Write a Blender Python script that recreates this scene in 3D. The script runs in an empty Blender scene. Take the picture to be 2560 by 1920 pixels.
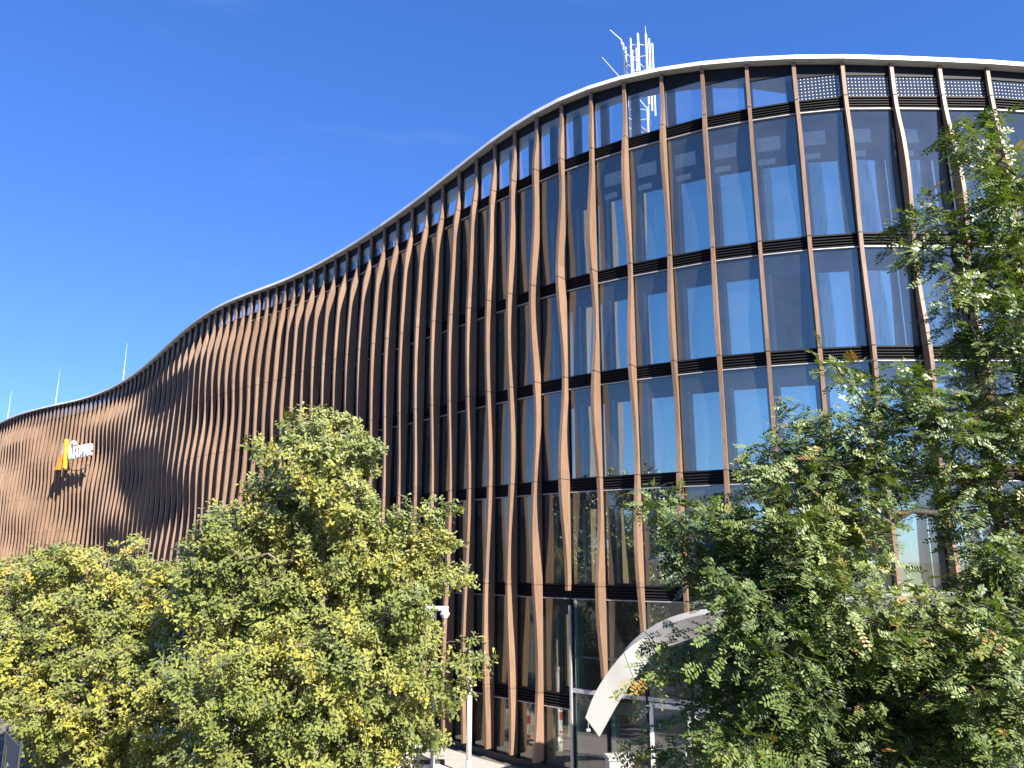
import bpy, math, random
import numpy as np
from mathutils import Vector, Matrix
S = bpy.context.scene
COL = S.collection
rng = np.random.default_rng(7)
random.seed(7)
R = math.radians

# ------------------------------------------------------------------ camera, sky, sun, exposure
F_PX, CX, CY, ZC = 1923.0, 1280.0, 960.0, 6.65
PITCH = math.atan((1395 - 960) / F_PX)
cam = bpy.data.objects.new('camera', bpy.data.cameras.new('camera'))
COL.objects.link(cam)
cam.location = (0, 0, ZC)
cam.rotation_euler = (R(90) + PITCH, 0, 0)
cam.data.sensor_width = 36
cam.data.lens = 36 * F_PX / 2560
cam.data.clip_end = 3000
S.camera = cam

SUN_AZ, SUN_EL = R(-54.5), R(35)
world = bpy.data.worlds.new('World'); S.world = world
world.use_nodes = True
wn, wl = world.node_tree.nodes, world.node_tree.links
sky = wn.new('ShaderNodeTexSky'); sky.sky_type = 'NISHITA'; sky.sun_disc = False
sky.sun_elevation = SUN_EL
sky.sun_rotation = R(90) - SUN_AZ
sky.altitude = 200; sky.air_density = 1.0; sky.dust_density = 0.1; sky.ozone_density = 4.0
hsv = wn.new('ShaderNodeHueSaturation')
hsv.inputs['Saturation'].default_value = 1.2
gam = wn.new('ShaderNodeGamma'); gam.inputs[1].default_value = 0.75
wl.new(sky.outputs[0], hsv.inputs['Color']); wl.new(hsv.outputs[0], gam.inputs[0])
bg = wn['Background']; bg.inputs[1].default_value = 0.082
tint = wn.new('ShaderNodeMix'); tint.data_type = 'RGBA'; tint.blend_type = 'MULTIPLY'; tint.inputs[0].default_value = 1.0
tint.inputs[7].default_value = (0.70, 0.89, 1.48, 1)
wl.new(gam.outputs[0], tint.inputs[6])
# faint high cirrus
wtc = wn.new('ShaderNodeTexCoord'); wmp = wn.new('ShaderNodeMapping'); wmp.inputs['Scale'].default_value = (1.2, 2.0, 9.0); wmp.inputs['Rotation'].default_value = (0, R(9), 0)
wnz = wn.new('ShaderNodeTexNoise'); wnz.inputs['Scale'].default_value = 1.7; wnz.inputs['Detail'].default_value = 7; wnz.inputs['Roughness'].default_value = 0.6
wl.new(wtc.outputs['Generated'], wmp.inputs[0]); wl.new(wmp.outputs[0], wnz.inputs['Vector'])
wmr = wn.new('ShaderNodeMapRange'); wmr.inputs[1].default_value = 0.60; wmr.inputs[2].default_value = 0.85; wmr.inputs[3].default_value = 0.0; wmr.inputs[4].default_value = 0.06
wl.new(wnz.outputs['Fac'], wmr.inputs[0])
cir = wn.new('ShaderNodeMix'); cir.data_type = 'RGBA'; cir.inputs[7].default_value = (5.5, 6.0, 6.6, 1)
wl.new(wmr.outputs[0], cir.inputs[0]); wl.new(tint.outputs[2], cir.inputs[6])
wl.new(cir.outputs[2], bg.inputs[0])
sun = bpy.data.objects.new('sun', bpy.data.lights.new('sun', 'SUN'))
COL.objects.link(sun)
sun.data.energy = 4.8; sun.data.angle = R(0.53); sun.data.color = (1.0, 0.93, 0.82)
sdir = Vector((math.cos(SUN_AZ) * math.cos(SUN_EL), math.sin(SUN_AZ) * math.cos(SUN_EL), math.sin(SUN_EL)))
sun.rotation_euler = sdir.to_track_quat('Z', 'Y').to_euler()
sun.location = (20, -30, 40)
S.view_settings.view_transform = 'Standard'
S.view_settings.look = 'None'
S.view_settings.exposure = 1.55
S.view_settings.gamma = 1.0

# ------------------------------------------------------------------ helpers
def ray(px, py):
    v = CY - py
    den = F_PX * math.cos(PITCH) - v * math.sin(PITCH)
    return (px - CX) / den, (F_PX * math.sin(PITCH) + v * math.cos(PITCH)) / den

def at(px, py, d):
    """point on the view ray of a pixel at forward distance d (metres)"""
    a, b = ray(px, py)
    return Vector((a * d, d, ZC + b * d))

class MB:
    def __init__(self): self.v = []; self.f = []; self.m = []
    def quad(self, a, b, c, d, m=0):
        k = len(self.v); self.v += [tuple(a), tuple(b), tuple(c), tuple(d)]; self.f.append((k, k+1, k+2, k+3)); self.m.append(m)
    def box8(self, p, m=0):
        """p: 8 points, bottom loop ccw then top loop"""
        k = len(self.v); self.v += [tuple(q) for q in p]
        for f in ((3,2,1,0),(4,5,6,7),(0,1,5,4),(1,2,6,5),(2,3,7,6),(3,0,4,7)):
            self.f.append(tuple(k+i for i in f)); self.m.append(m)
    def box(self, x0, x1, y0, y1, z0, z1, m=0):
        self.box8([(x0,y0,z0),(x1,y0,z0),(x1,y1,z0),(x0,y1,z0),(x0,y0,z1),(x1,y0,z1),(x1,y1,z1),(x0,y1,z1)], m)
    def tube(self, a, b, r0, r1=None, n=8, m=0, caps=True):
        a = Vector(a); b = Vector(b); r1 = r0 if r1 is None else r1
        d = (b - a)
        if d.length < 1e-6: return
        d.normalize()
        u = d.orthogonal().normalized(); w = d.cross(u)
        k = len(self.v)
        for p, r in ((a, r0), (b, r1)):
            for i in range(n):
                t = 2 * math.pi * i / n
                self.v.append(tuple(p + u * (r * math.cos(t)) + w * (r * math.sin(t))))
        for i in range(n):
            j = (i + 1) % n
            self.f.append((k+i, k+j, k+n+j, k+n+i)); self.m.append(m)
        if caps:
            self.f.append(tuple(k+i for i in reversed(range(n)))); self.m.append(m)
            self.f.append(tuple(k+n+i for i in range(n))); self.m.append(m)
    def build(self, name, mats, parent=None, smooth=False):
        me = bpy.data.meshes.new(name)
        me.from_pydata(self.v, [], self.f)
        if not isinstance(mats, (list, tuple)): mats = [mats]
        for mt in mats: me.materials.append(mt)
        if len(mats) > 1: me.polygons.foreach_set('material_index', self.m)
        if smooth: me.polygons.foreach_set('use_smooth', [True] * len(me.polygons))
        me.update()
        return link(name, me, parent)

def link(name, me, parent=None):
    o = bpy.data.objects.new(name, me); COL.objects.link(o)
    if parent is not None: o.parent = parent
    return o

def empty(name, loc=(0, 0, 0), rz=0.0):
    o = bpy.data.objects.new(name, None); COL.objects.link(o)
    o.location = loc; o.rotation_euler = (0, 0, rz); o.empty_display_size = 0.3
    return o

def tag(o, label=None, cat=None, group=None, kind=None):
    if label: o['label'] = label
    if cat: o['category'] = cat
    if group: o['group'] = group
    if kind: o['kind'] = kind
    return o

def copy_tree(o, parent=None):
    c = o.copy(); COL.objects.link(c)
    if parent is not None: c.parent = parent
    for ch in list(o.children): copy_tree(ch, c)
    return c

# ------------------------------------------------------------------ materials
def newmat(name):
    m = bpy.data.materials.new(name); m.use_nodes = True
    m.node_tree.nodes.clear()
    o = m.node_tree.nodes.new('ShaderNodeOutputMaterial')
    return m, m.node_tree.nodes, m.node_tree.links, o

def plain(name, col, rough=0.5, metal=0.0, spec=0.5, var=0.12, nscale=6.0, bump=0.0, stretch=(1, 1, 1)):
    m, n, l, o = newmat(name)
    b = n.new('ShaderNodeBsdfPrincipled')
    b.inputs['Roughness'].default_value = rough; b.inputs['Metallic'].default_value = metal
    b.inputs['Specular IOR Level'].default_value = spec
    tc = n.new('ShaderNodeTexCoord'); mp = n.new('ShaderNodeMapping'); mp.inputs['Scale'].default_value = stretch
    nz = n.new('ShaderNodeTexNoise'); nz.inputs['Scale'].default_value = nscale; nz.inputs['Detail'].default_value = 5
    l.new(tc.outputs['Object'], mp.inputs[0]); l.new(mp.outputs[0], nz.inputs['Vector'])
    rp = n.new('ShaderNodeValToRGB')
    rp.color_ramp.elements[0].position = 0.3; rp.color_ramp.elements[1].position = 0.7
    rp.color_ramp.elements[0].color = (*[c * (1 - var) for c in col], 1)
    rp.color_ramp.elements[1].color = (*[min(1, c * (1 + var)) for c in col], 1)
    l.new(nz.outputs['Fac'], rp.inputs[0]); l.new(rp.outputs[0], b.inputs['Base Color'])
    if bump:
        bp = n.new('ShaderNodeBump'); bp.inputs['Strength'].default_value = bump; bp.inputs['Distance'].default_value = 0.02
        l.new(nz.outputs['Fac'], bp.inputs['Height']); l.new(bp.outputs[0], b.inputs['Normal'])
    l.new(b.outputs[0], o.inputs[0])
    return m

def wood_mat():
    m, n, l, o = newmat('oiled_wood_cladding')
    b = n.new('ShaderNodeBsdfPrincipled'); b.inputs['Roughness'].default_value = 0.5
    b.inputs['Specular IOR Level'].default_value = 0.35
    tc = n.new('ShaderNodeTexCoord'); mp = n.new('ShaderNodeMapping'); mp.inputs['Scale'].default_value = (22, 22, 0.9)
    nz = n.new('ShaderNodeTexNoise'); nz.inputs['Scale'].default_value = 1.6; nz.inputs['Detail'].default_value = 6; nz.inputs['Roughness'].default_value = 0.65
    l.new(tc.outputs['Object'], mp.inputs[0]); l.new(mp.outputs[0], nz.inputs['Vector'])
    rp = n.new('ShaderNodeValToRGB'); e = rp.color_ramp.elements
    e[0].position = 0.25; e[0].color = (0.13, 0.079, 0.050, 1)
    e[1].position = 0.75; e[1].color = (0.275, 0.176, 0.116, 1)
    l.new(nz.outputs['Fac'], rp.inputs[0])
    n2 = n.new('ShaderNodeTexNoise'); n2.inputs['Scale'].default_value = 0.35; n2.inputs['Detail'].default_value = 2
    l.new(tc.outputs['Object'], n2.inputs['Vector'])
    oi = n.new('ShaderNodeObjectInfo')
    ad = n.new('ShaderNodeMath'); ad.operation = 'ADD'
    l.new(n2.outputs['Fac'], ad.inputs[1])
    sx = n.new('ShaderNodeSeparateXYZ'); l.new(tc.outputs['Object'], sx.inputs[0])
    fl = n.new('ShaderNodeMath'); fl.operation = 'MULTIPLY_ADD'; fl.inputs[1].default_value = 0.277; fl.inputs[2].default_value = 0.36; l.new(sx.outputs[2], fl.inputs[0])
    f2 = n.new('ShaderNodeMath'); f2.operation = 'FLOOR'; l.new(fl.outputs[0], f2.inputs[0])
    wn_ = n.new('ShaderNodeTexWhiteNoise'); wn_.noise_dimensions = '2D'
    cx = n.new('ShaderNodeCombineXYZ'); l.new(oi.outputs['Random'], cx.inputs[0]); l.new(f2.outputs[0], cx.inputs[1]); l.new(cx.outputs[0], wn_.inputs['Vector'])
    l.new(wn_.outputs['Value'], ad.inputs[0])
    mr = n.new('ShaderNodeMapRange'); mr.inputs[1].default_value = 0.2; mr.inputs[2].default_value = 1.7
    mr.inputs[3].default_value = 0.82; mr.inputs[4].default_value = 1.18
    l.new(ad.outputs[0], mr.inputs[0])
    hs = n.new('ShaderNodeHueSaturation'); l.new(rp.outputs[0], hs.inputs['Color']); l.new(mr.outputs[0], hs.inputs['Value'])
    l.new(hs.outputs[0], b.inputs['Base Color'])
    bp = n.new('ShaderNodeBump'); bp.inputs['Strength'].default_value = 0.15; bp.inputs['Distance'].default_value = 0.004
    l.new(nz.outputs['Fac'], bp.inputs['Height']); l.new(bp.outputs[0], b.inputs['Normal'])
    l.new(b.outputs[0], o.inputs[0])
    return m

def glass_mat(name, base_refl, tint, refl_tint=(1, 1, 1), wob=0.004, ior=1.5, dots=False, dust_sheen=0.024):
    """thin coated pane: mirror part (coating + fresnel) over a tinted clear part"""
    m, n, l, o = newmat(name)
    fr = n.new('ShaderNodeFresnel'); fr.inputs[0].default_value = ior
    mr = n.new('ShaderNodeMapRange'); mr.inputs[1].default_value = 0.04; mr.inputs[2].default_value = 1.0
    mr.inputs[3].default_value = base_refl; mr.inputs[4].default_value = 1.0
    l.new(fr.outputs[0], mr.inputs[0])
    tr = n.new('ShaderNodeBsdfTransparent'); tr.inputs[0].default_value = (*tint, 1)
    gl = n.new('ShaderNodeBsdfGlossy'); gl.inputs['Roughness'].default_value = 0.0; gl.inputs['Color'].default_value = (*refl_tint, 1)
    tc = n.new('ShaderNodeTexCoord')
    nz = n.new('ShaderNodeTexNoise'); nz.inputs['Scale'].default_value = 0.8; nz.inputs['Detail'].default_value = 1
    l.new(tc.outputs['Object'], nz.inputs['Vector'])
    bp = n.new('ShaderNodeBump'); bp.inputs['Strength'].default_value = 1.0; bp.inputs['Distance'].default_value = wob
    l.new(nz.outputs['Fac'], bp.inputs['Height']); l.new(bp.outputs[0], gl.inputs['Normal'])
    mx = n.new('ShaderNodeMixShader'); l.new(mr.outputs[0], mx.inputs[0]); l.new(tr.outputs[0], mx.inputs[1]); l.new(gl.outputs[0], mx.inputs[2])
    # dusty film; its paleness also stands for bright sky mirrored in the glass
    dn = n.new('ShaderNodeTexNoise'); dn.inputs['Scale'].default_value = 1.3; dn.inputs['Detail'].default_value = 6
    l.new(tc.outputs['Object'], dn.inputs['Vector'])
    dm = n.new('ShaderNodeMapRange'); dm.inputs[1].default_value = 0.3; dm.inputs[2].default_value = 0.75; dm.inputs[3].default_value = dust_sheen * 0.7; dm.inputs[4].default_value = dust_sheen * 1.5
    l.new(dn.outputs['Fac'], dm.inputs[0])
    dd = n.new('ShaderNodeBsdfDiffuse'); dd.inputs[0].default_value = (0.72, 0.74, 0.72, 1)
    md = n.new('ShaderNodeMixShader'); l.new(dm.outputs[0], md.inputs[0]); l.new(mx.outputs[0], md.inputs[1]); l.new(dd.outputs[0], md.inputs[2])
    out = md.outputs[0]
    if dots:   # printed white frit dots, laid out in pane space (uv in metres)
        uv = n.new('ShaderNodeUVMap'); sc = n.new('ShaderNodeVectorMath'); sc.operation = 'SCALE'; sc.inputs['Scale'].default_value = 1 / 0.118
        l.new(uv.outputs[0], sc.inputs[0])
        fx = n.new('ShaderNodeVectorMath'); fx.operation = 'FRACTION'; l.new(sc.outputs[0], fx.inputs[0])
        ds = n.new('ShaderNodeVectorMath'); ds.operation = 'DISTANCE'; ds.inputs[1].default_value = (0.5, 0.5, 0)
        l.new(fx.outputs[0], ds.inputs[0])
        lt = n.new('ShaderNodeMath'); lt.operation = 'LESS_THAN'; lt.inputs[1].default_value = 0.15; l.new(ds.outputs['Value'], lt.inputs[0])
        df = n.new('ShaderNodeBsdfDiffuse'); df.inputs[0].default_value = (0.75, 0.76, 0.75, 1)
        m2 = n.new('ShaderNodeMixShader'); l.new(lt.outputs[0], m2.inputs[0]); l.new(out, m2.inputs[1]); l.new(df.outputs[0], m2.inputs[2])
        out = m2.outputs[0]
    l.new(out, o.inputs[0])
    return m

def leaf_mat(name, stops, trans=0.30, gloss=0.10):
    m, n, l, o = newmat(name)
    a = n.new('ShaderNodeAttribute'); a.attribute_name = 'tone'
    rp = n.new('ShaderNodeValToRGB'); e = rp.color_ramp.elements
    while len(e) < len(stops): e.new(0.5)
    for k, (p, c) in enumerate(stops): e[k].position = p; e[k].color = (*c, 1)
    l.new(a.outputs['Fac'], rp.inputs[0])
    df = n.new('ShaderNodeBsdfDiffuse'); tl = n.new('ShaderNodeBsdfTranslucent')
    l.new(rp.outputs[0], df.inputs[0])
    g = n.new('ShaderNodeMix'); g.data_type = 'RGBA'; g.blend_type = 'MULTIPLY'; g.inputs[0].default_value = 1
    g.inputs[7].default_value = (1.1, 1.15, 0.4, 1)
    l.new(rp.outputs[0], g.inputs[6]); l.new(g.outputs[2], tl.inputs[0])
    mx = n.new('ShaderNodeMixShader'); mx.inputs[0].default_value = trans
    l.new(df.outputs[0], mx.inputs[1]); l.new(tl.outputs[0], mx.inputs[2])
    gl = n.new('ShaderNodeBsdfGlossy'); gl.inputs['Roughness'].default_value = 0.5; gl.inputs['Color'].default_value = (0.9, 0.95, 0.8, 1)
    fr = n.new('ShaderNodeFresnel'); fr.inputs[0].default_value = 1.4
    ml = n.new('ShaderNodeMath'); ml.operation = 'MULTIPLY'; ml.inputs[1].default_value = gloss * 3.0; l.new(fr.outputs[0], ml.inputs[0])
    m2 = n.new('ShaderNodeMixShader'); l.new(ml.outputs[0], m2.inputs[0]); l.new(mx.outputs[0], m2.inputs[1]); l.new(gl.outputs[0], m2.inputs[2])
    l.new(m2.outputs[0], o.inputs[0])
    return m

M = {}
M['wood'] = wood_mat()
M['black'] = plain('black_anodised_metal', (0.010, 0.010, 0.012), 0.6, 0.0, 0.2)
M['slat'] = plain('louvre_metal', (0.016, 0.015, 0.016), 0.6, 0.0, 0.2)
M['anthracite'] = plain('anthracite_frame', (0.045, 0.05, 0.06), 0.45)
M['jamb'] = plain('grey_window_reveal', (0.26, 0.27, 0.27), 0.5)
M['silver'] = plain('silver_aluminium', (0.42, 0.42, 0.43), 0.5, 0.4)
M['white'] = plain('white_coated_metal', (0.62, 0.615, 0.60), 0.45, var=0.04, nscale=1.2)
M['canopy'] = plain('cream_white_sheet', (0.42, 0.412, 0.385), 0.5, var=0.03, nscale=0.7)
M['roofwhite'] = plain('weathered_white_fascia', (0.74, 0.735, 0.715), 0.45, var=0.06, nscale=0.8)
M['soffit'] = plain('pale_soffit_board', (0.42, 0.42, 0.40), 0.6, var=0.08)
M['slab'] = plain('concrete_slab', (0.22, 0.22, 0.215), 0.8)
M['interior'] = plain('dim_interior_wall', (0.10, 0.105, 0.11), 0.8)
M['skyrefl'] = plain('painted_sky_reflection', (0.62, 0.64, 0.63), 0.4)  # pale grey put in place of reflected sky
M['glass'] = glass_mat('clear_outer_glass', 0.16, (0.86, 0.91, 0.90), (1.0, 1.0, 0.85))
M['frit'] = glass_mat('dotted_outer_glass', 0.14, (0.80, 0.85, 0.84), (1.0, 1.0, 0.85), dots=True)
M['inner'] = glass_mat('coated_inner_glass', 0.74, (0.35, 0.42, 0.45), (0.86, 0.97, 0.82), wob=0.003, dust_sheen=0.012)
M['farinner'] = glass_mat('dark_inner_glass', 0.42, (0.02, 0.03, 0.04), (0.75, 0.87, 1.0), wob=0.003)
M['entry'] = glass_mat('entrance_glass', 0.14, (0.62, 0.80, 0.76))
M['teal'] = plain('green_glass_edge', (0.16, 0.42, 0.36), 0.2)
M['plinth'] = plain('black_plinth', (0.02, 0.021, 0.024), 0.5, nscale=3)
M['galv'] = plain('galvanised_steel', (0.55, 0.56, 0.57), 0.4, 0.5)
M['mast'] = plain('white_antenna_plastic', (0.52, 0.53, 0.53), 0.5)
M['yellow'] = plain('yellow_sign_face', (0.85, 0.55, 0.01), 0.4, var=0.03)
M['amber'] = plain('amber_sign_face', (0.80, 0.33, 0.01), 0.4, var=0.05)
M['sand'] = plain('sand_sign_face', (0.58, 0.44, 0.33), 0.4, var=0.05)
M['signwhite'] = plain('white_sign_face', (0.82, 0.82, 0.82), 0.4, var=0.03)
M['bark'] = plain('grey_brown_bark', (0.17, 0.13, 0.10), 0.9, var=0.4, nscale=9, bump=0.6, stretch=(1, 1, 0.3))
M['darkbark'] = plain('dark_bark', (0.045, 0.036, 0.03), 0.9, var=0.4, nscale=9, bump=0.6, stretch=(1, 1, 0.3))
M['red'] = plain('red_reflective_band', (0.45, 0.015, 0.02), 0.4)
M['barrier'] = plain('white_barrier_plastic', (0.75, 0.74, 0.70), 0.5)
M['rubber'] = plain('recycled_rubber', (0.03, 0.03, 0.03), 0.9)
M['banner'] = plain('slate_banner_fabric', (0.055, 0.065, 0.10), 0.6)
M['bannertext'] = plain('pale_banner_print', (0.45, 0.48, 0.52), 0.6)
M['bannery'] = plain('mustard_banner_print', (0.42, 0.30, 0.03), 0.6)
M['cabinet'] = plain('weathered_cabinet_grey', (0.30, 0.295, 0.27), 0.7, var=0.3, nscale=7)
M['sticker'] = plain('pale_sticker', (0.68, 0.66, 0.62), 0.6)
M['stone'] = plain('pale_paving_slab', (0.60, 0.55, 0.51), 0.85, var=0.14, nscale=2.2)
M['wrapped'] = plain('pale_stacked_stone', (0.56, 0.56, 0.54), 0.8)
M['asphalt'] = plain('worn_asphalt', (0.085, 0.083, 0.08), 0.9, var=0.25, nscale=3)
M['earth'] = plain('dry_ground', (0.13, 0.12, 0.09), 0.95, var=0.3, nscale=0.6)
M['joint'] = plain('mortar_bed', (0.36, 0.33, 0.30), 0.95)
M['grass'] = plain('far_grass', (0.06, 0.085, 0.03), 0.95, var=0.3, nscale=0.4)
M['pinkbloom'] = plain('pink_blossom', (0.70, 0.48, 0.55), 0.8)
def film_mat():
    m, n, l, o = newmat('crumpled_clear_film')
    tr = n.new('ShaderNodeBsdfTransparent'); tr.inputs[0].default_value = (0.9, 0.97, 0.97, 1)
    df = n.new('ShaderNodeBsdfDiffuse'); df.inputs[0].default_value = (0.66, 0.84, 0.86, 1)
    gl = n.new('ShaderNodeBsdfGlossy'); gl.inputs['Roughness'].default_value = 0.16
    a = n.new('ShaderNodeMixShader'); a.inputs[0].default_value = 0.30; l.new(df.outputs[0], a.inputs[1]); l.new(gl.outputs[0], a.inputs[2])
    b = n.new('ShaderNodeMixShader'); b.inputs[0].default_value = 0.5; l.new(tr.outputs[0], b.inputs[1]); l.new(a.outputs[0], b.inputs[2])
    l.new(b.outputs[0], o.inputs[0]); return m
M['film'] = film_mat()
OAK = [(0.0, (0.055, 0.082, 0.02)), (0.40, (0.165, 0.20, 0.046)), (0.70, (0.29, 0.30, 0.07)), (0.90, (0.40, 0.35, 0.05)), (1.0, (0.46, 0.28, 0.07))]
ROB = [(0.0, (0.032, 0.065, 0.014)), (0.5, (0.115, 0.172, 0.034)), (0.85, (0.155, 0.20, 0.042)), (0.97, (0.27, 0.26, 0.06)), (1.0, (0.40, 0.17, 0.06))]
M['oakleaf'] = leaf_mat('oak_leaves', OAK)
M['robleaf'] = leaf_mat('robinia_leaves', ROB, gloss=0.055)
M['limeleaf'] = leaf_mat('lime_leaves', [(0.0, (0.025, 0.05, 0.012)), (1.0, (0.07, 0.11, 0.02))])

# ------------------------------------------------------------------ ground, street, pavement
g = MB(); g.quad((-900, -900, 0), (900, -900, 0), (900, 900, 0), (-900, 900, 0))
tag(g.build('ground', M['earth']), kind='structure')
g = MB(); g.quad((-90, 6, 0.004), (60, -14, 0.004), (60, 11, 0.004), (-90, 31, 0.004))
tag(g.build('road', M['asphalt']), kind='structure')

# ------------------------------------------------------------------ the building line: one point per fin, walking from far end to near end
FIN = [(-62.72,93.09),(-61.73,92.11),(-60.75,91.14),(-59.79,90.20),(-58.86,89.30),(-57.96,88.45),(-57.11,87.67),(-56.30,86.95),(-55.52,86.29),(-54.78,85.68),(-54.06,85.11),(-53.35,84.57),(-52.65,84.05),(-51.96,83.54),(-51.27,83.04),(-50.58,82.55),(-49.90,82.07),(-49.22,81.60),(-48.54,81.14),(-47.86,80.68),(-47.18,80.22),(-46.49,79.74),(-45.78,79.25),(-45.05,78.71),(-44.29,78.13),(-43.50,77.49),(-42.66,76.79),(-41.80,76.02),(-40.91,75.18),(-40.01,74.30),(-39.10,73.39),(-38.21,72.45),(-37.32,71.48),(-36.44,70.49),(-35.55,69.46),(-34.64,68.38),(-33.72,67.25),(-32.77,66.05),(-31.79,64.80),(-30.79,63.49),(-29.78,62.13),(-28.75,60.74),(-27.72,59.32),(-26.69,57.91),(-25.68,56.52),(-24.69,55.18),(-23.74,53.89),(-22.82,52.68),(-21.94,51.56),(-21.11,50.54),(-20.31,49.61),(-19.56,48.77),(-18.83,48.02),(-18.14,47.35),(-17.46,46.73),(-16.79,46.17),(-16.13,45.62),(-15.47,45.09),(-14.80,44.56),(-14.11,44.00),(-13.40,43.39),(-12.68,42.74),(-11.93,42.02),(-11.15,41.25),(-10.36,40.41),(-9.56,39.53),(-8.73,38.60),(-7.90,37.63),(-7.08,36.62),(-6.25,35.58),(-5.43,34.51),(-4.60,33.39),(-3.78,32.25),(-2.97,31.08),(-2.17,29.92),(-1.39,28.79),(-0.62,27.71),(0.16,26.70),(0.97,25.77),(1.84,24.94),(2.82,24.22),(3.90,23.64),(5.10,23.20),(6.40,22.89),(7.82,22.69),(9.33,22.58),(10.92,22.57),(12.56,22.64),(14.21,22.74),(15.87,22.86)]
ROOF_K = [0, 17, 42, 59, 69, 72, 75, 77, 78.5, 80, 81, 82, 83, 84, 85, 86, 89, 98]
ROOF_Z = [16.1, 15.75, 15.65, 15.5, 15.55, 15.85, 16.3, 16.55, 16.65, 16.62, 16.53, 16.38, 16.13, 15.92, 15.7, 15.52, 15.35, 15.3]
def roof_rel(k): return float(np.interp(k, ROOF_K, ROOF_Z))     # soffit above the camera; the roof edge rises and falls a little
FIN = [(x * roof_rel(k) / 16, y * roof_rel(k) / 16) for k, (x, y) in enumerate(FIN)]
LEFT0 = 20                                  # fins added beyond the left edge of the photograph
p = Vector(FIN[0]); pre = []
for k in range(LEFT0):
    a = R(-46 - min(10, 1.5 * k)); p = p - Vector((math.cos(a), math.sin(a))) * 1.42; pre.append((p.x, p.y))
FIN = pre[::-1] + FIN
p = Vector(FIN[-1])
for a in (6, 10, 17, 26, 37, 49, 62, 74, 82):
    p = p + Vector((math.cos(R(a)), math.sin(R(a)))) * 1.6; FIN.append((p.x, p.y))
FP = [Vector(q) for q in FIN]
N = len(FP)
def I(k): return k + LEFT0                  # photograph fin number -> list index
TAN, NRM = [], []
for i in range(N):
    t = (FP[min(i+1, N-1)] - FP[max(i-1, 0)]).normalized(); TAN.append(t); NRM.append(Vector((t.y, -t.x)))

SO = [ZC + roof_rel(i - LEFT0) for i in range(N)]
J = [20.97, 16.30, 12.72, 9.20, 5.77, 2.38]
BASE = 0.22
ENTRY = I(79)                               # bays from here on have the glazed entrance below J[4]
NEAR = I(56)                                # bays from here on are single parts; the small far ones are joined
INNER = I(60)

bld = empty('office_building', (0, 26, 0))
tag(bld, 'long curving office building with wavy wooden fins and blue reflecting windows', 'building')
OFFB = Vector((0, 26, 0))
def bbuild(mb, name, mats, parent=None, smooth=False):
    """build a building part in world coordinates below the building empty"""
    o = mb.build(name, mats, parent if parent is not None else bld, smooth)
    if parent is None: o.matrix_parent_inverse = Matrix.Translation(-OFFB)
    return o

# ---- floor slabs, roof deck, interior
def slab(name, z0, z1, off, mat, i0=0):
    m = MB(); loop = [FP[i] - NRM[i] * off for i in range(i0, N)] + [Vector((34, 48)), Vector((-58, 142))]
    k = len(loop)
    m.v = [(q.x, q.y, z0) for q in loop] + [(q.x, q.y, z1) for q in loop]
    m.f = [tuple(range(k))[::1], tuple(range(k, 2*k))]
    m.f += [(i, (i+1) % k, k + (i+1) % k, k + i) for i in range(k)]
    m.m = [0] * len(m.f)
    return bbuild(m, name, mat)
for j in J: slab('floor_slab', j - 0.40, j - 0.03, 0.15, M['slab'])
slab('base_slab', -0.3, 0.16, 0.12, M['plinth'])
m = MB()
for i in range(I(54), N - 3):
    a = FP[i] - NRM[i] * 5.0; b = FP[i+1] - NRM[i+1] * 5.0
    m.quad((a.x, a.y, 0.16), (b.x, b.y, 0.16), (b.x, b.y, 20.4), (a.x, a.y, 20.4))
bbuild(m, 'core_wall', M['interior'])
m = MB()   # end wall and rear wall close the volume
for a, b in ((Vector((34, 48)), Vector((-58, 142))), (Vector((-58, 142)), FP[0] - NRM[0] * 0.2), (FP[-1] - NRM[-1] * 0.2, Vector((34, 48)))):
    t = (b - a).normalized(); n = Vector((t.y, -t.x)) * 0.15
    m.box8([(a.x-n.x, a.y-n.y, 0), (b.x-n.x, b.y-n.y, 0), (b.x+n.x, b.y+n.y, 0), (a.x+n.x, a.y+n.y, 0),
            (a.x-n.x, a.y-n.y, 20.8), (b.x-n.x, b.y-n.y, 20.8), (b.x+n.x, b.y+n.y, 20.8), (a.x+n.x, a.y+n.y, 20.8)])
bbuild(m, 'rear_wall', M['interior'])

# ---- bay frame helper
class Bay:
    def __init__(s, i):
        s.i = i; s.a = FP[i]; s.b = FP[i+1]; s.e = (s.b - s.a); s.L = s.e.length; s.e = s.e / s.L; s.n = Vector((s.e.y, -s.e.x))
    def P(s, a, o, z):
        q = s.a + s.e * a + s.n * o; return (q.x, q.y, z)
    def box(s, m, a0, a1, o0, o1, z0, z1, mi=0):
        m.box8([s.P(a0, o1, z0), s.P(a1, o1, z0), s.P(a1, o0, z0), s.P(a0, o0, z0), s.P(a0, o1, z1), s.P(a1, o1, z1), s.P(a1, o0, z1), s.P(a0, o0, z1)], mi)
    def pane(s, m, a0, a1, o, z0, z1, mi=0):
        m.quad(s.P(a0, o, z0), s.P(a1, o, z0), s.P(a1, o, z1), s.P(a0, o, z1), mi)

def soff_depth(i):
    k = i - LEFT0
    return float(np.interp(k, [82, 83, 84, 85, 86, 87, 88], [1.1, 1.15, 1.3, 1.7, 2.4, 3.0, 3.2]))

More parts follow.
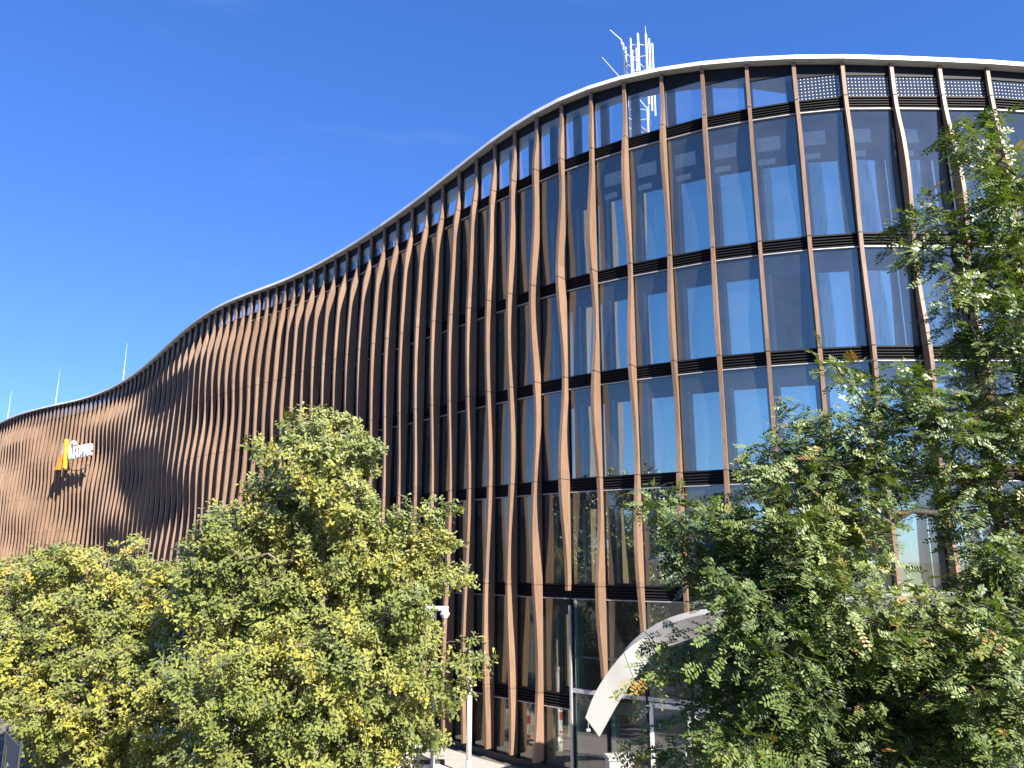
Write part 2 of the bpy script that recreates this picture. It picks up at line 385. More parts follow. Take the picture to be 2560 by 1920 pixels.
far_pane, far_band, far_head, far_inner = MB(), MB(), MB(), MB()
OVER = 0.30
def band_into(m, b, jz, near):
    L = b.L
    b.box(m, 0.02, L - 0.02, -0.12, -0.09, jz - 0.42, jz + 0.05, 0)
    b.box(m, 0.02, L - 0.02, -0.085, 0.0, jz + 0.0, jz + 0.05, 0)
    if near:
        for q in range(4):
            z = jz - 0.36 + q * 0.088
            # tilted blade: outer edge lower
            m.box8([b.P(0.03, 0.0, z), b.P(L-0.03, 0.0, z), b.P(L-0.03, -0.085, z+0.03), b.P(0.03, -0.085, z+0.03),
                    b.P(0.03, 0.0, z+0.022), b.P(L-0.03, 0.0, z+0.022), b.P(L-0.03, -0.085, z+0.052), b.P(0.03, -0.085, z+0.052)], 1)
        b.box(m, 0.03, L - 0.03, -0.085, 0.02, jz - 0.425, jz - 0.395, 2)
    else:
        b.box(m, 0.03, L - 0.03, -0.085, 0.0, jz - 0.40, jz - 0.1, 0)

def uv_metres(o, w, h):
    uv = o.data.uv_layers.new(name='UVMap')
    for k, c in enumerate(((0, 0), (w, 0), (w, h), (0, h))): uv.data[k].uv = c

for i in range(N - 1):
    b = Bay(i); k = i - LEFT0; L = b.L; near = i >= NEAR
    entry = i >= ENTRY
    # roof edge panel: fascia, overhang and inner ceiling of the screen storey
    m = MB()
    n0, n1 = NRM[i], NRM[i+1]
    g_ = b.e * 0.004
    def edge(o0, o1): return (b.a + n0 * o0 + g_, b.b + n1 * o1 - g_)
    (A, B) = edge(OVER, OVER); (Cc, D) = edge(-soff_depth(i), -soff_depth(i+1))
    za, zb_ = SO[i], SO[i+1]
    m.box8([(A.x, A.y, za), (B.x, B.y, zb_), (D.x, D.y, zb_), (Cc.x, Cc.y, za),
            (A.x, A.y, za + .14), (B.x, B.y, zb_ + .14), (D.x, D.y, zb_ + .14), (Cc.x, Cc.y, za + .14)])
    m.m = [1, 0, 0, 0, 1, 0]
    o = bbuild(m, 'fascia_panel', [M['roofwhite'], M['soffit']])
    # dark head band below the soffit
    m = MB() if near else far_head
    zh = min(za, zb_) - 0.34; ta, tb = za + (zb_ - za) * 0.02 / L - 0.004, zb_ - (zb_ - za) * 0.02 / L - 0.004
    m.box8([b.P(0.02, -0.02, zh), b.P(L - 0.02, -0.02, zh), b.P(L - 0.02, -0.10, zh), b.P(0.02, -0.10, zh), b.P(0.02, -0.02, ta), b.P(L - 0.02, -0.02, tb), b.P(L - 0.02, -0.10, tb), b.P(0.02, -0.10, ta)])
    if near: bbuild(m, 'head_band', M['black'])
    # post of the screen storey
    if near:
        m = MB(); c = FP[i] - NRM[i] * min(0.95, soff_depth(i) - 0.15); t = TAN[i]; n = NRM[i]
        pts = [c + t * sx * 0.14 + n * sy * 0.10 for sx, sy in ((-1, 1), (1, 1), (1, -1), (-1, -1))]
        m.box8([(q.x, q.y, J[0] - 0.03) for q in pts] + [(q.x, q.y, SO[i] - 0.05) for q in pts])
        bbuild(m, 'screen_post', M['anthracite'])
    # spandrel louvre bands
    for q, jz in enumerate(J):
        if entry and q == 5: continue
        if near:
            m = MB(); band_into(m, b, jz, True); bbuild(m, 'louvre_band', [M['black'], M['slat'], M['silver']])
        else: band_into(far_band, b, jz, False)
    # window panes
    zs = [(J[0] + 0.05, zh)] + [(J[q+1] + 0.05, J[q] - 0.43) for q in range(5)] + [(BASE, J[5] - 0.43)]
    for q, (z0, z1) in enumerate(zs):
        if entry and q >= 5: continue
        if near:
            m = MB(); b.pane(m, 0.03, L - 0.03, -0.05, z0, z1)
            fr = q == 0 and k >= 85
            o = bbuild(m, 'window_pane', M['frit'] if fr else M['glass'])
            if fr: uv_metres(o, L, z1 - z0)
        else: b.pane(far_pane, 0.03, L - 0.03, -0.05, z0, z1)
        if q == 0: continue
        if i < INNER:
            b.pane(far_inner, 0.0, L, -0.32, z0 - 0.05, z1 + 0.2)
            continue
        # set-back inner window: anthracite surround, grey reveals, coated pane
        o_ = -0.55; lint = 1.42 if q == 1 else 0.52
        jl, jr = 0.30 * min(1, L / 1.3), 0.14
        if q >= 6: lint, jl, jr = 0.1, 0.08, 0.06
        m = MB(); zb, zt = z0 - 0.06, z1 + 0.30
        b.box(m, 0, jl, o_ - 0.06, o_, zb, zt); b.box(m, L - jr, L, o_ - 0.06, o_, zb, zt)
        b.box(m, jl, L - jr, o_ - 0.06, o_ - 0.002, z1 - lint, zt); b.box(m, jl, L - jr, o_ - 0.06, o_ - 0.002, zb, z0 + 0.04)
        fr = bbuild(m, 'inner_window', M['anthracite'])
        m = MB(); b.box(m, jl - 0.10, jl - 0.004, o_, o_ + 0.05, z0 + 0.04, z1 - lint + 0.06)
        m.build('reveal', M['jamb'], fr)
        m = MB(); opened = (k == 84 and q == 2)
        if not opened:
            b.pane(m, jl, L - jr, o_ - 0.05, z0 + 0.04, z1 - lint)
            m.build('pane', M['inner'], fr)
        else:      # one casement stands ajar
            w = L - jl - jr; ca, sa = math.cos(R(38)), math.sin(R(38))
            def C(u, t, z): return b.P(L - jr - u * ca + t * sa, o_ - 0.05 - u * sa - t * ca, z)
            z2, z3 = z0 + 0.04, z1 - lint
            for (u0, u1, y0, y1) in ((0, .09, z2, z3), (w - .09, w, z2, z3), (.09, w - .09, z2, z2 + .09), (.09, w - .09, z3 - .09, z3)):
                m.box8([C(u0, 0, y0), C(u1, 0, y0), C(u1, .06, y0), C(u0, .06, y0), C(u0, 0, y1), C(u1, 0, y1), C(u1, .06, y1), C(u0, .06, y1)])
            m.build('casement', M['anthracite'], fr)
            m = MB(); m.quad(C(.09, .03, z2 + .09), C(w - .09, .03, z2 + .09), C(w - .09, .03, z3 - .09), C(.09, .03, z3 - .09))
            m.build('pane', M['inner'], fr)
        if q == 1 and k >= 80:  # pale plates added on the lintel to imitate patches of reflected sky
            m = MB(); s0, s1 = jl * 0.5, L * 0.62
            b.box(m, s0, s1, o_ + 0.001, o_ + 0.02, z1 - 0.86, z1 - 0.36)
            m.build('sky_reflection_patch', M['skyrefl'], fr); m = MB()
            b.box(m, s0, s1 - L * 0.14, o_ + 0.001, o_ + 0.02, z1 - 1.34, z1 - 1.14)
            m.build('sky_reflection_patch', M['skyrefl'], fr)
        film = {(84, 1): .18, (85, 1): .36, (86, 1): .5, (87, 1): .6, (88, 1): .8, (85, 2): .3, (86, 2): .5, (87, 2): .7}.get((k, q))
        if film:
            nx, nz = 14, 26; m = MB(); z2, z3 = z0 + 0.06, z1 - lint - 0.03; w = (L - jl - jr) * film
            for r_ in range(nz + 1):
                for c_ in range(nx + 1):
                    u, v = c_ / nx, r_ / nz
                    bump = 0.05 + 0.012 * math.sin(u * 9 + v * 5 + k) + 0.010 * math.sin(u * 23 - v * 13 + 2 * k) + 0.003 * random.random()
                    uu = u * w * (1 - 0.12 * math.sin(v * 3.1 + k))
                    m.v.append(b.P(jl + 0.02 + uu, o_ - 0.045 + bump, z2 + (z3 - z2) * v))
            for r_ in range(nz):
                for c_ in range(nx):
                    a_ = r_ * (nx + 1) + c_; m.f.append((a_, a_ + 1, a_ + nx + 2, a_ + nx + 1)); m.m.append(0)
            m.build('plastic_film', M['film'], fr, smooth=True)
tag(bbuild(far_pane, 'far_window_panes', M['glass']), kind='stuff')
tag(bbuild(far_band, 'far_louvre_bands', M['black']), kind='stuff')
tag(bbuild(far_head, 'far_head_bands', M['black']), kind='stuff')
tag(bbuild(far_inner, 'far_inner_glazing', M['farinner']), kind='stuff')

# ---- mullions on every fin line
for i in range(N):
    m = MB(); c = FP[i]; t = TAN[i]; n = NRM[i]
    pts = [c + t * sx * 0.032 + n * y for sx, y in ((-1, 0.03), (1, 0.03), (1, -0.16), (-1, -0.16))]
    m.box8([(q.x, q.y, 0.05) for q in pts] + [(q.x, q.y, SO[i] - 0.03) for q in pts])
    bbuild(m, 'mullion', M['black'])

# ---- wavy wooden fins
def far_depth(k, z):
    base = np.interp(k, [0, 44, 60], [0.31, 0.34, 0.43]); amp = np.interp(k, [0, 44, 60], [0.08, 0.08, 0.07])
    return base + amp * math.sin(2 * math.pi * (z / 7.4 + k / 20.0) + 0.6) + 0.03 * math.sin(2 * math.pi * (z / 4.6 - k / 31.0) + 1.0)

def fin_depth(i, z):
    k = i - LEFT0
    if k < 62:
        d = far_depth(k, z)
    else:
        base = np.interp(k, [62, 70, 78, 80, 82, 84, 86, 88, 92], [0.45, 0.47, 0.40, 0.36, 0.30, 0.20, 0.19, 0.36, 0.42])
        amp = np.interp(k, [62, 70, 77, 79, 82, 84, 86, 88, 92], [0.10, 0.08, 0.09, 0.15, 0.14, 0.06, 0.05, 0.14, 0.16])
        zmax = np.interp(k, [62, 70, 76, 78, 79, 80, 81, 82, 83, 86, 88, 92], [18.0, 15.5, 15.0, 15.5, 16.4, 17.6, 19.2, 20.0, 20.1, 19.0, 17.6, 16.0])
        per = np.interp(k, [62, 75, 79, 80], [13.0, 12.0, 7.0, 6.1])
        d = base + amp * math.cos(2 * math.pi * (z - zmax) / per)
        if k < 64:
            w = (k - 60) / 4.0
            d0 = far_depth(k, z)
            d = d * w + d0 * (1 - w)
    s = min(1.0, max(0.0, (SO[i] - 0.75 - z) / 2.0)); s = s * s * (3 - 2 * s)
    return max(0.10, 0.13 + (d - 0.13) * s)

def fin_bottom(i):
    k = i - LEFT0
    if k <= 78: return 0.32
    return float(np.interp(k, [79, 80, 81, 82, 83], [5.62, 3.05, 4.25, 4.85, 5.3])) if k > 79 else 5.62

TH = 0.058
for i in range(N):
    zb = fin_bottom(i); zt = SO[i] - 0.012
    zl = list(np.arange(zb, zt, 0.19)) + [zt]
    rows = [(z, 0.0) for z in zl if all(abs(z - j) > 0.05 for j in J)]
    for j in J:
        if zb + 0.1 < j:
            rows += [(j + 0.016, 0.0), (j + 0.012, 0.022), (j - 0.012, 0.022), (j - 0.016, 0.0)]
    rows.sort()
    m = MB(); c = FP[i]; t = TAN[i]; n = NRM[i]
    for z, ins in rows:
        d = fin_depth(i, z) - ins; th = TH - ins
        for sx, y in ((-1, 0.032), (-1, d), (1, d), (1, 0.032)):
            q = c + t * (sx * th) + n * y; m.v.append((q.x, q.y, z))
    for r_ in range(len(rows) - 1):
        a_ = r_ * 4
        for s in range(4):
            s2 = (s + 1) % 4; m.f.append((a_ + s, a_ + s2, a_ + 4 + s2, a_ + 4 + s)); m.m.append(0)
    m.f += [(3, 2, 1, 0), tuple(len(m.v) - 4 + s for s in range(4))]; m.m += [0, 0]
    bbuild(m, 'fin', M['wood'])

# ---- glazed entrance below the fins
for i in range(ENTRY, N - 1):
    b = Bay(i); k = i - LEFT0; L = b.L
    door = k in (81, 82)
    m = MB(); b.pane(m, 0.035, L - 0.035, -0.05, 2.62, J[4] - 0.43); bbuild(m, 'entrance_pane', M['entry'])
    m = MB(); b.box(m, 0.033, L - 0.033, -0.10, 0.02, 2.50, 2.62); bbuild(m, 'transom', M['silver'])
    m = MB(); b.box(m, 0.033, L - 0.033, -0.10, 0.0, 3.55, 3.62); bbuild(m, 'transom', M['anthracite'])
    m = MB(); b.box(m, 0.05, 0.17, -0.45, -0.15, 0.2, J[4] - 0.42); bbuild(m, 'glass_fin', M['teal'])
    if door:
        d = MB()
        for (a0, a1, z0, z1) in ((0.05, 0.16, 0.2, 2.46), (L - 0.16, L - 0.05, 0.2, 2.46), (0.16, L - 0.16, 2.33, 2.46), (0.16, L - 0.16, 0.2, 0.36)):
            b.box(d, a0, a1, -0.07, 0.01, z0, z1)
        do = bbuild(d, 'door', M['white'])
        m = MB(); b.pane(m, 0.16, L - 0.16, -0.03, 0.36, 2.33); m.build('door_pane', M['entry'], do)
        m = MB(); h = L - 0.24 if k == 81 else 0.24
        m.tube(b.P(h, 0.06, 0.9), b.P(h, 0.06, 1.5), 0.018); m.tube(b.P(h, 0.0, 0.95), b.P(h, 0.06, 0.95), 0.012); m.tube(b.P(h, 0.0, 1.45), b.P(h, 0.06, 1.45), 0.012)
        m.build('handle', M['silver'], do)
    else:
        m = MB(); b.pane(m, 0.035, L - 0.035, -0.05, 0.2, 2.50); bbuild(m, 'entrance_pane', M['entry'])
m = MB(); c = FP[ENTRY] + NRM[ENTRY] * 0.05; t = TAN[ENTRY]; n = NRM[ENTRY]
pts = [c + t * sx * 0.035 + n * y for sx, y in ((-1, 0.05), (1, 0.05), (1, -0.015), (-1, -0.015))]
m.box8([(q.x, q.y, 0.05) for q in pts] + [(q.x, q.y, 5.15) for q in pts]); bbuild(m, 'corner_mullion', M['silver'])
m = MB()  # thin white conduit beside one fin of the bay with plastic film
i = I(88); c = FP[i] + NRM[i] * 0.16 - TAN[i] * 0.14
m.tube((c.x, c.y, 14.2), (c.x, c.y, 19.2), 0.022, n=6); bbuild(m, 'conduit', M['white'])
# black plinth along the foot of the facade
m = MB()
for i in range(N - 1):
    b = Bay(i); b.box(m, 0, b.L, -0.1, 0.10, 0.02, BASE - 0.005)
bbuild(m, 'plinth', M['plinth'])

# ------------------------------------------------------------------ pavement in front of the facade
m = MB()
for i in range(N - 1):
    a0, b0 = FP[i] + NRM[i] * 0.55, FP[i+1] + NRM[i+1] * 0.55
    a1, b1 = FP[i] + NRM[i] * 7.5, FP[i+1] + NRM[i+1] * 7.5
    m.quad((a1.x, a1.y, 0.05), (b1.x, b1.y, 0.05), (b0.x, b0.y, 0.05), (a0.x, a0.y, 0.05))
    m.quad((a1.x, a1.y, 0.0), (b1.x, b1.y, 0.0), (b1.x, b1.y, 0.05), (a1.x, a1.y, 0.05))
    m.quad((b0.x, b0.y, 0.0), (a0.x, a0.y, 0.0), (a0.x, a0.y, 0.05), (b0.x, b0.y, 0.05))
pav = tag(m.build('pavement', M['joint']), kind='structure')
# single slabs where the paving shows beside the lamp post
sl = MB(); sl.box(0.006, 0.594, 0.006, 0.294, 0, 0.034)
sme = None; cnt = 0
org = Vector((-9.5, 31.5)); ang = R(-52); ex = Vector((math.cos(ang), math.sin(ang))); ey = Vector((ex.y, -ex.x))
seg = [FP[i] for i in range(I(66), I(84))]; sn = [NRM[i] for i in range(I(66), I(84))]
for r_ in range(0, 24):
    for c_ in range(0, 30):
        q = org + ex * (c_ * 0.6 + (0.3 if r_ % 2 else 0)) + ey * (r_ * 0.3 - 3.0)
        cq = q + ex * 0.3 + ey * 0.15
        dm, s = min(((cq - f).length, j) for j, f in enumerate(seg))
        dist = (cq - seg[s]).dot(sn[s])
        if not (0.95 < dist < 5.0) or cnt >= 290: continue
        px = cq.x / cq.y
        if not (-0.16 < px < 0.12): continue
        if sme is None:
            o = sl.build('paving_slab', M['stone'], pav); sme = o.data
        else: o = link('paving_slab', sme, pav)
        o.location = (q.x, q.y, 0.046 + random.uniform(0, 0.008)); o.rotation_euler = (0, 0, ang); o.scale = (1, -1, 1)
        cnt += 1

# ------------------------------------------------------------------ entrance canopy: one swooping white sheet
U = [(1463,1795,21.6),(1485,1738,21.5),(1520,1680,21.3),(1560,1632,21.0),(1604,1597,20.8),(1660,1566,20.5),(1720,1545,20.2),(1800,1529,20.0),(1920,1513,19.9),(2050,1502,19.8),(2180,1495,19.8),(2320,1489,19.9),(2430,1486,20.0),(2600,1484,20.2),(2800,1486,20.6)]
Lo = [(1498,1843,21.5),(1518,1805,21.4),(1547,1755,21.3),(1585,1700,21.15),(1640,1632,21.05),(1690,1610,20.9),(1745,1592,20.75),(1820,1580,20.6),(1930,1566,20.5),(2055,1556,20.4),(2185,1549,20.4),(2322,1542,20.5),(2430,1538,20.6),(2600,1536,20.8),(2800,1538,21.2)]
can = empty('entrance_canopy', (4.5, 21, 0)); tag(can, 'white curved sheet canopy swooping down beside the glass entrance doors', 'canopy')
def cspline(P, n):
    Pn = np.array(P); s = np.linspace(0, 1, len(P)); t = np.linspace(0, 1, n); out = []
    for c_ in range(3):
        y = Pn[:, c_]; mm = np.gradient(y, s)
        k = np.clip(np.searchsorted(s, t, 'right') - 1, 0, len(s) - 2); h = s[k+1] - s[k]; u = (t - s[k]) / h
        out.append((2*u**3-3*u**2+1)*y[k] + (u**3-2*u**2+u)*h*mm[k] + (-2*u**3+3*u**2)*y[k+1] + (u**3-u**2)*h*mm[k+1])
    return np.array(out).T
Uw = cspline([at(*q) for q in U], 57); Lw = cspline([at(*q) for q in Lo], 57)
def canopy_panel(i0, i1):
    m = MB(); rows = []
    for i in range(i0, i1 + 1):
        u, l_ = Vector(Uw[i]), Vector(Lw[i])
        tn = Vector(Uw[min(i + 1, 56)]) - Vector(Uw[max(i - 1, 0)])
        nn = tn.cross(l_ - u).normalized()
        if nn.y < 0: nn = -nn
        w = min(1.0, max(0.0, (i - 10) / 16.0)); w = w * w * (3 - 2 * w)
        back = nn * (0.14 * (1 - w)) + Vector((0.1, 1.0, 0.0)) * (1.5 * w)
        g2 = tn.normalized() * (0.010 if i == i0 else -0.010 if i == i1 else 0.0)      # open joint between two sheets
        rows.append((u + g2, l_ + g2, l_ + nn * 0.12 + g2, u + back + g2))
    for s in range(4):
        k = len(m.v)
        for r_ in rows: m.v += [tuple(r_[s]), tuple(r_[(s + 1) % 4])]
        for r_ in range(len(rows) - 1):
            a_ = k + 2 * r_; m.f.append((a_ + 1, a_, a_ + 2, a_ + 3)); m.m.append(0)
    for r_ in (rows[0], rows[-1]): m.quad(*r_)
    o = m.build('canopy_panel', M['canopy'], can, smooth=True); o.matrix_parent_inverse = Matrix.Translation((-4.5, -21, 0))
for a, b_ in ((0, 12), (12, 28), (28, 42), (42, 56)):
    canopy_panel(a, b_)
for i in (30, 38, 46, 54):
    m = MB(); q = Vector(Lw[i]); m.tube((q.x, q.y + 0.1, q.z + 0.2), (q.x + 0.1, q.y + 2.3, q.z + 0.35), 0.05)
    o = m.build('support_arm', M['galv'], can); o.matrix_parent_inverse = Matrix.Translation((-4.5, -21, 0))
m = MB(); q = Vector(Uw[0]) + (Vector(Lw[0]) - Vector(Uw[0])) * 0.22
m.tube(q, q + Vector((0, 0, -0.16)), 0.008, n=5); m.box(q.x - 0.05, q.x + 0.05, q.y - 0.03, q.y + 0.03, q.z - 0.22, q.z - 0.16)
o = m.build('drip_bracket', M['galv'], can); o.matrix_parent_inverse = Matrix.Translation((-4.5, -21, 0))

# ------------------------------------------------------------------ letter sign on the far facade
def text_mesh(ch, size, ext):
    cu = bpy.data.curves.new('glyph', 'FONT'); cu.body = ch; cu.size = size; cu.extrude = ext; cu.offset = 0.003 * size
    ob = bpy.data.objects.new('glyph', cu); COL.objects.link(ob)
    me = bpy.data.meshes.new_from_object(ob.evaluated_get(bpy.context.evaluated_depsgraph_get()))
    bpy.data.objects.remove(ob); return me
e_s = (FP[I(27)] - FP[I(20)]).normalized(); n_s = Vector((e_s.y, -e_s.x)); ang_s = math.atan2(e_s.y, e_s.x)
s0 = FP[I(25)] + e_s * 0.1 + n_s * 1.25
sign = empty('facade_sign', (s0.x, s0.y, 16.05), ang_s)
tag(sign, 'white lettering with a yellow forked logo mounted on the wooden fins', 'sign')
def glyph_row(word, size, ext, mat, parent, x0, z0, y0, track, sx=1.0, name='letter'):
    x = x0
    for ch in word:
        me = text_mesh(ch, size, ext); me.materials.clear(); me.materials.append(mat)
        xs = [v.co.x for v in me.vertices]
        o = link(name, me, parent); o.rotation_euler = (R(90), 0, 0); o.location = (x - min(xs) * sx, y0, z0); o.scale = (sx, 1, 1)
        x += (max(xs) - min(xs)) * sx + track
    return x
wt = glyph_row('Crowe', 2.6, 0.13, M['signwhite'], sign, 0.0, 0.0, 0.0, 0.10, 0.66)
def bar(x0, z0, x1, z1, w, mat, name, y=0.0):
    m = MB(); m.box8([(x0 - w, y - 0.13, z0), (x0 + w, y - 0.13, z0), (x0 + w, y + 0.13, z0), (x0 - w, y + 0.13, z0),
                      (x1 - w, y - 0.13, z1), (x1 + w, y - 0.13, z1), (x1 + w, y + 0.13, z1), (x1 - w, y + 0.13, z1)])
    m.build(name, mat, sign)
bar(-0.55, -0.75, -1.05, 2.1, 0.17, M['yellow'], 'logo_bar', -0.02)
bar(-2.25, -0.85, -1.55, 0.62, 0.42, M['amber'], 'logo_bar')
bar(-1.55, 0.64, -1.22, 1.75, 0.24, M['sand'], 'logo_bar')
for x in (-1.5, -0.7, 0.5, 1.6, 2.6, 3.4):
    m = MB(); m.tube((x, 0.1, 0.25), (x, 0.85, 0.25), 0.03, n=6); m.build('standoff', M['galv'], sign)

# ------------------------------------------------------------------ rooftop: lightning rods and antenna mast
for (px, yt, yb, i, lab) in ((307, 858, 955, 34, 'tall slim lightning rod on the roof edge behind the wavy fins'),
                             (139, 922, 1008, 18, 'slim lightning rod on the roof edge above the letter sign'),
                             (19, 975, 1045, 3, 'short slim lightning rod on the roof at the far building end')):
    f = FP[I(i)] - NRM[I(i)] * 0.6
    d = f.y; a_, b_ = ray(px, yb); x = a_ * d
    top = ZC + ray(px + 4, yt)[1] * d
    o = empty('lightning_rod', (x, d, SO[I(i)] + 0.14)); tag(o, lab, 'lightning rod')
    h = top - SO[I(i)] - 0.14
    m = MB(); m.tube((0, 0, 0), (0, 0, h * 0.35), 0.045, 0.035, 7); m.build('lower_tube', M['mast'], o)
    m = MB(); m.tube((0, 0, h * 0.35), (0, 0, h * 0.7), 0.024, 0.02, 6); m.tube((0, 0, h * 0.7), (0, 0, h), 0.013, 0.008, 6); m.build('tip_rod', M['mast'], o)

MD = 30.0
base = at(1598, 620, MD); zroof = J[0] - 0.03
mast = empty('antenna_mast', (base.x, MD, zroof)); tag(mast, 'white mobile phone antenna mast with a ring of upright panels on the roof', 'antenna')
def lp(px, py, dd=0.0):
    q = at(px, py, MD + dd); return Vector((q.x - base.x, q.y - MD, q.z - zroof))
m = MB(); top = lp(1600, 128); m.tube((0, 0, 0), (0, 0, top.z * 0.55), 0.13, n=10); m.tube((0, 0, top.z * 0.55), (0, 0, top.z), 0.08, n=10)
for q in range(10): z = 0.6 + q * 0.22; m.tube((0, 0, z), (0, 0, z + 0.05), 0.20, n=10)
m.build('pole', M['mast'], mast)
for (px, yt, yb, r, dd) in ((1558, 107, 190, .055, -.5), (1564, 117, 270, .06, .4), (1576, 95, 185, .07, -.9), (1594, 83, 178, .085, -1.0), (1614, 84, 262, .085, -.9), (1622, 96, 278, .08, -.2), (1630, 108, 290, .08, .3), (1590, 118, 200, .06, 1.0), (1617, 180, 300, .05, .9)):
    a_, c_ = lp(px, yt, dd), lp(px, yb, dd); r *= 0.62
    m = MB(); m.tube((a_.x, a_.y, c_.z), (a_.x, a_.y, a_.z - 0.06), r, n=8); m.tube((a_.x, a_.y, a_.z - 0.06), (a_.x, a_.y, a_.z), r, r * 0.5, n=8)
    m.build('antenna_panel', M['mast'], mast)
for py in (142, 300):
    m = MB()
    ring = [lp(x, py, dd) for x, dd in ((1560, -.4), (1576, -.85), (1594, -.95), (1614, -.85), (1624, -.2), (1629, .3), (1617, .85), (1590, .95), (1566, .4))]
    z = sum(q.z for q in ring) / len(ring)
    for a_, c_ in zip(ring, ring[1:] + ring[:1]): m.tube((a_.x, a_.y, z), (c_.x, c_.y, z), 0.02, n=6)
    for q in ring[::2]: m.tube((0, 0, z), (q.x, q.y, z), 0.025, n=6)
    m.build('ring_frame', M['mast'], mast)
m = MB(); a_, c_, d_ = lp(1525, 75, -.5), lp(1553, 100, -.5), lp(1555, 112, -.5)
m.tube(a_, c_, 0.02, 0.03, 6); m.tube(c_, d_, 0.03, n=6); m.build('lightning_arm', M['mast'], mast)
m = MB(); a_ = lp(1614, 80, -.9); m.tube((a_.x, a_.y, a_.z - .2), (a_.x, a_.y, a_.z + .3), 0.02, 0.01, 6)
m.build('lightning_tip', M['mast'], mast)
q0, q1 = at(1505, 143, 27.5), at(1548, 192, 27.5)
rod = MB(); q2 = q1 + (q1 - q0) * 1.6
rod.tube(q0 - q2, Vector((0, 0, 0)), 0.012, 0.03, 6); rod.tube((0, 0, 0), (0, 0, zroof - q2.z), 0.05, n=6)
o = rod.build('leaning_rod', M['mast']); o.location = q2
tag(o, 'thin leaning white rod on the roof next to the antenna mast', 'rod')

# ------------------------------------------------------------------ street furniture
q = at(1172, 1900, 26.0)
post = empty('steel_post', (q.x, 26.0, 0)); tag(post, 'white painted steel post with a thin grey pipe on top beside the paving', 'post')
m = MB(); m.tube((0, 0, 0), (0, 0, 0.52), 0.10, n=14); m.build('base_sleeve', M['galv'], post, True)
m = MB(); m.tube((0, 0, 0.52), (0, 0, 2.72), 0.085, 0.08, n=14); m.build('lower_tube', M['white'], post, True)
m = MB(); m.tube((0, 0, 2.72), (0, 0, 2.84), 0.105, 0.09, n=14); m.build('collar', M['white'], post)
m = MB(); m.tube((0, 0, 2.84), (0, 0, 3.75), 0.05, 0.045, n=10); m.build('upper_pipe', M['galv'], post)
q = at(1088, 1530, 24.5)
lamp = empty('street_lamp', (q.x, 24.5, 0)); tag(lamp, 'street lamp with a white double head half hidden by oak leaves', 'street lamp')
m = MB(); m.tube((0, 0, 0), (0, 0, q.z), 0.055, 0.045, n=10); m.build('pole', M['anthracite'], lamp)
m = MB(); m.tube((-0.48, 0, q.z + .10), (0.40, 0, q.z + .10), 0.075, n=10); m.build('crossbar', M['white'], lamp)
for x, r_ in ((0.30, .15), (-0.42, .08)):
    m = MB(); m.tube((x, 0, q.z + .06), (x, 0, q.z - .06), 0.09, r_, n=12); m.tube((x, 0, q.z - .06), (x, 0, q.z - .17), r_, r_ * .6, n=12); m.build('lamp_head', M['white'], lamp)

q = at(1548, 1887, 21.0)
cab = empty('utility_cabinet', (q.x, 21.0, 0), R(12)); tag(cab, 'weathered pale grey utility cabinet with a pitched lid by the entrance', 'cabinet')
hc = q.z - 0.08
m = MB(); m.box(-0.34, 0.34, -0.2, 0.2, 0.0, 0.14); m.build('plinth', M['slab'], cab)
m = MB(); m.box(-0.32, 0.32, -0.18, 0.18, 0.14, hc); m.build('body', M['cabinet'], cab)
m = MB(); m.box8([(-.36, -.22, hc), (.36, -.22, hc), (.36, .22, hc), (-.36, .22, hc), (-.33, -.19, hc + .045), (.33, -.19, hc + .045), (.33, .19, hc + .09), (-.33, .19, hc + .09)]); m.build('lid', M['cabinet'], cab)
dr = MB(); dr.box(-0.29, 0.29, -0.192, -0.181, 0.2, hc - 0.06); dr = dr.build('door', M['cabinet'], cab)
m = MB(); m.box(-0.16, 0.14, -0.196, -0.193, hc - 0.34, hc - 0.17); m.build('sticker', M['sticker'], dr)
m = MB(); m.box(0.20, 0.24, -0.21, -0.193, hc * 0.5, hc * 0.5 + 0.12); m.build('latch', M['galv'], dr)

def barrier(loc, rz, lab):
    o = empty('traffic_barrier', loc, rz); tag(o, lab, 'barrier')
    m = MB()
    for (x0, x1, z0, z1) in ((-.75, .75, .58, .98), (-.75, .75, .12, .30), (-.75, -.62, .30, .58), (.62, .75, .30, .58)): m.box(x0, x1, -.03, .03, z0, z1)
    for k in range(9): x = -.72 + k * .165; m.box(x, x + .05, -.022, .022, .98, 1.06)
    m.build('panel', M['barrier'], o)
    for k in range(8):
        x = -.60 + k * .152; m = MB(); m.box(x, x + .07, -.02, .02, .30, .58); m.build('slat', M['barrier'], o)
    for k in range(3):
        x = -.70 + k * .50; m = MB(); m.box(x, x + .26, -.036, .036, .64, .92); m.build('red_band', M['red'], o)
        m = MB(); m.box(x, x + .26, -.036, .036, .15, .26); m.build('red_band', M['red'], o)
    for x in (-.6, .6):
        m = MB(); m.box(x - .12, x + .12, -.4, .4, 0.0, .12); m.build('foot', M['rubber'], o)
    return o
def mirrored(px, py, k, ang):
    """where a thing stands whose mirror image shows at that pixel in the window of bay k, and how it is turned"""
    a_, b_ = ray(px, py); d = (0.05 - ZC) / b_; v = Vector((a_ * d, d)); n = Bay(I(k)).n; f = FP[I(k)]
    h = (v - f).dot(n); e = Vector((math.cos(ang), math.sin(ang))); e = e - n * (2 * e.dot(n)); q = v - n * (2 * h)
    return (q.x, q.y, 0.05), math.atan2(e.y, e.x)
bp, ba_ = mirrored(1352, 1858, 77, R(-8))
barrier(bp, ba_, 'red and white plastic site barrier mirrored in the ground floor windows')
barrier((-13.35, 21.0, 0), R(-60), 'red and white plastic site barrier standing next to the slate banner')
pp, pa_ = mirrored(1283, 1842, 76, R(-10))
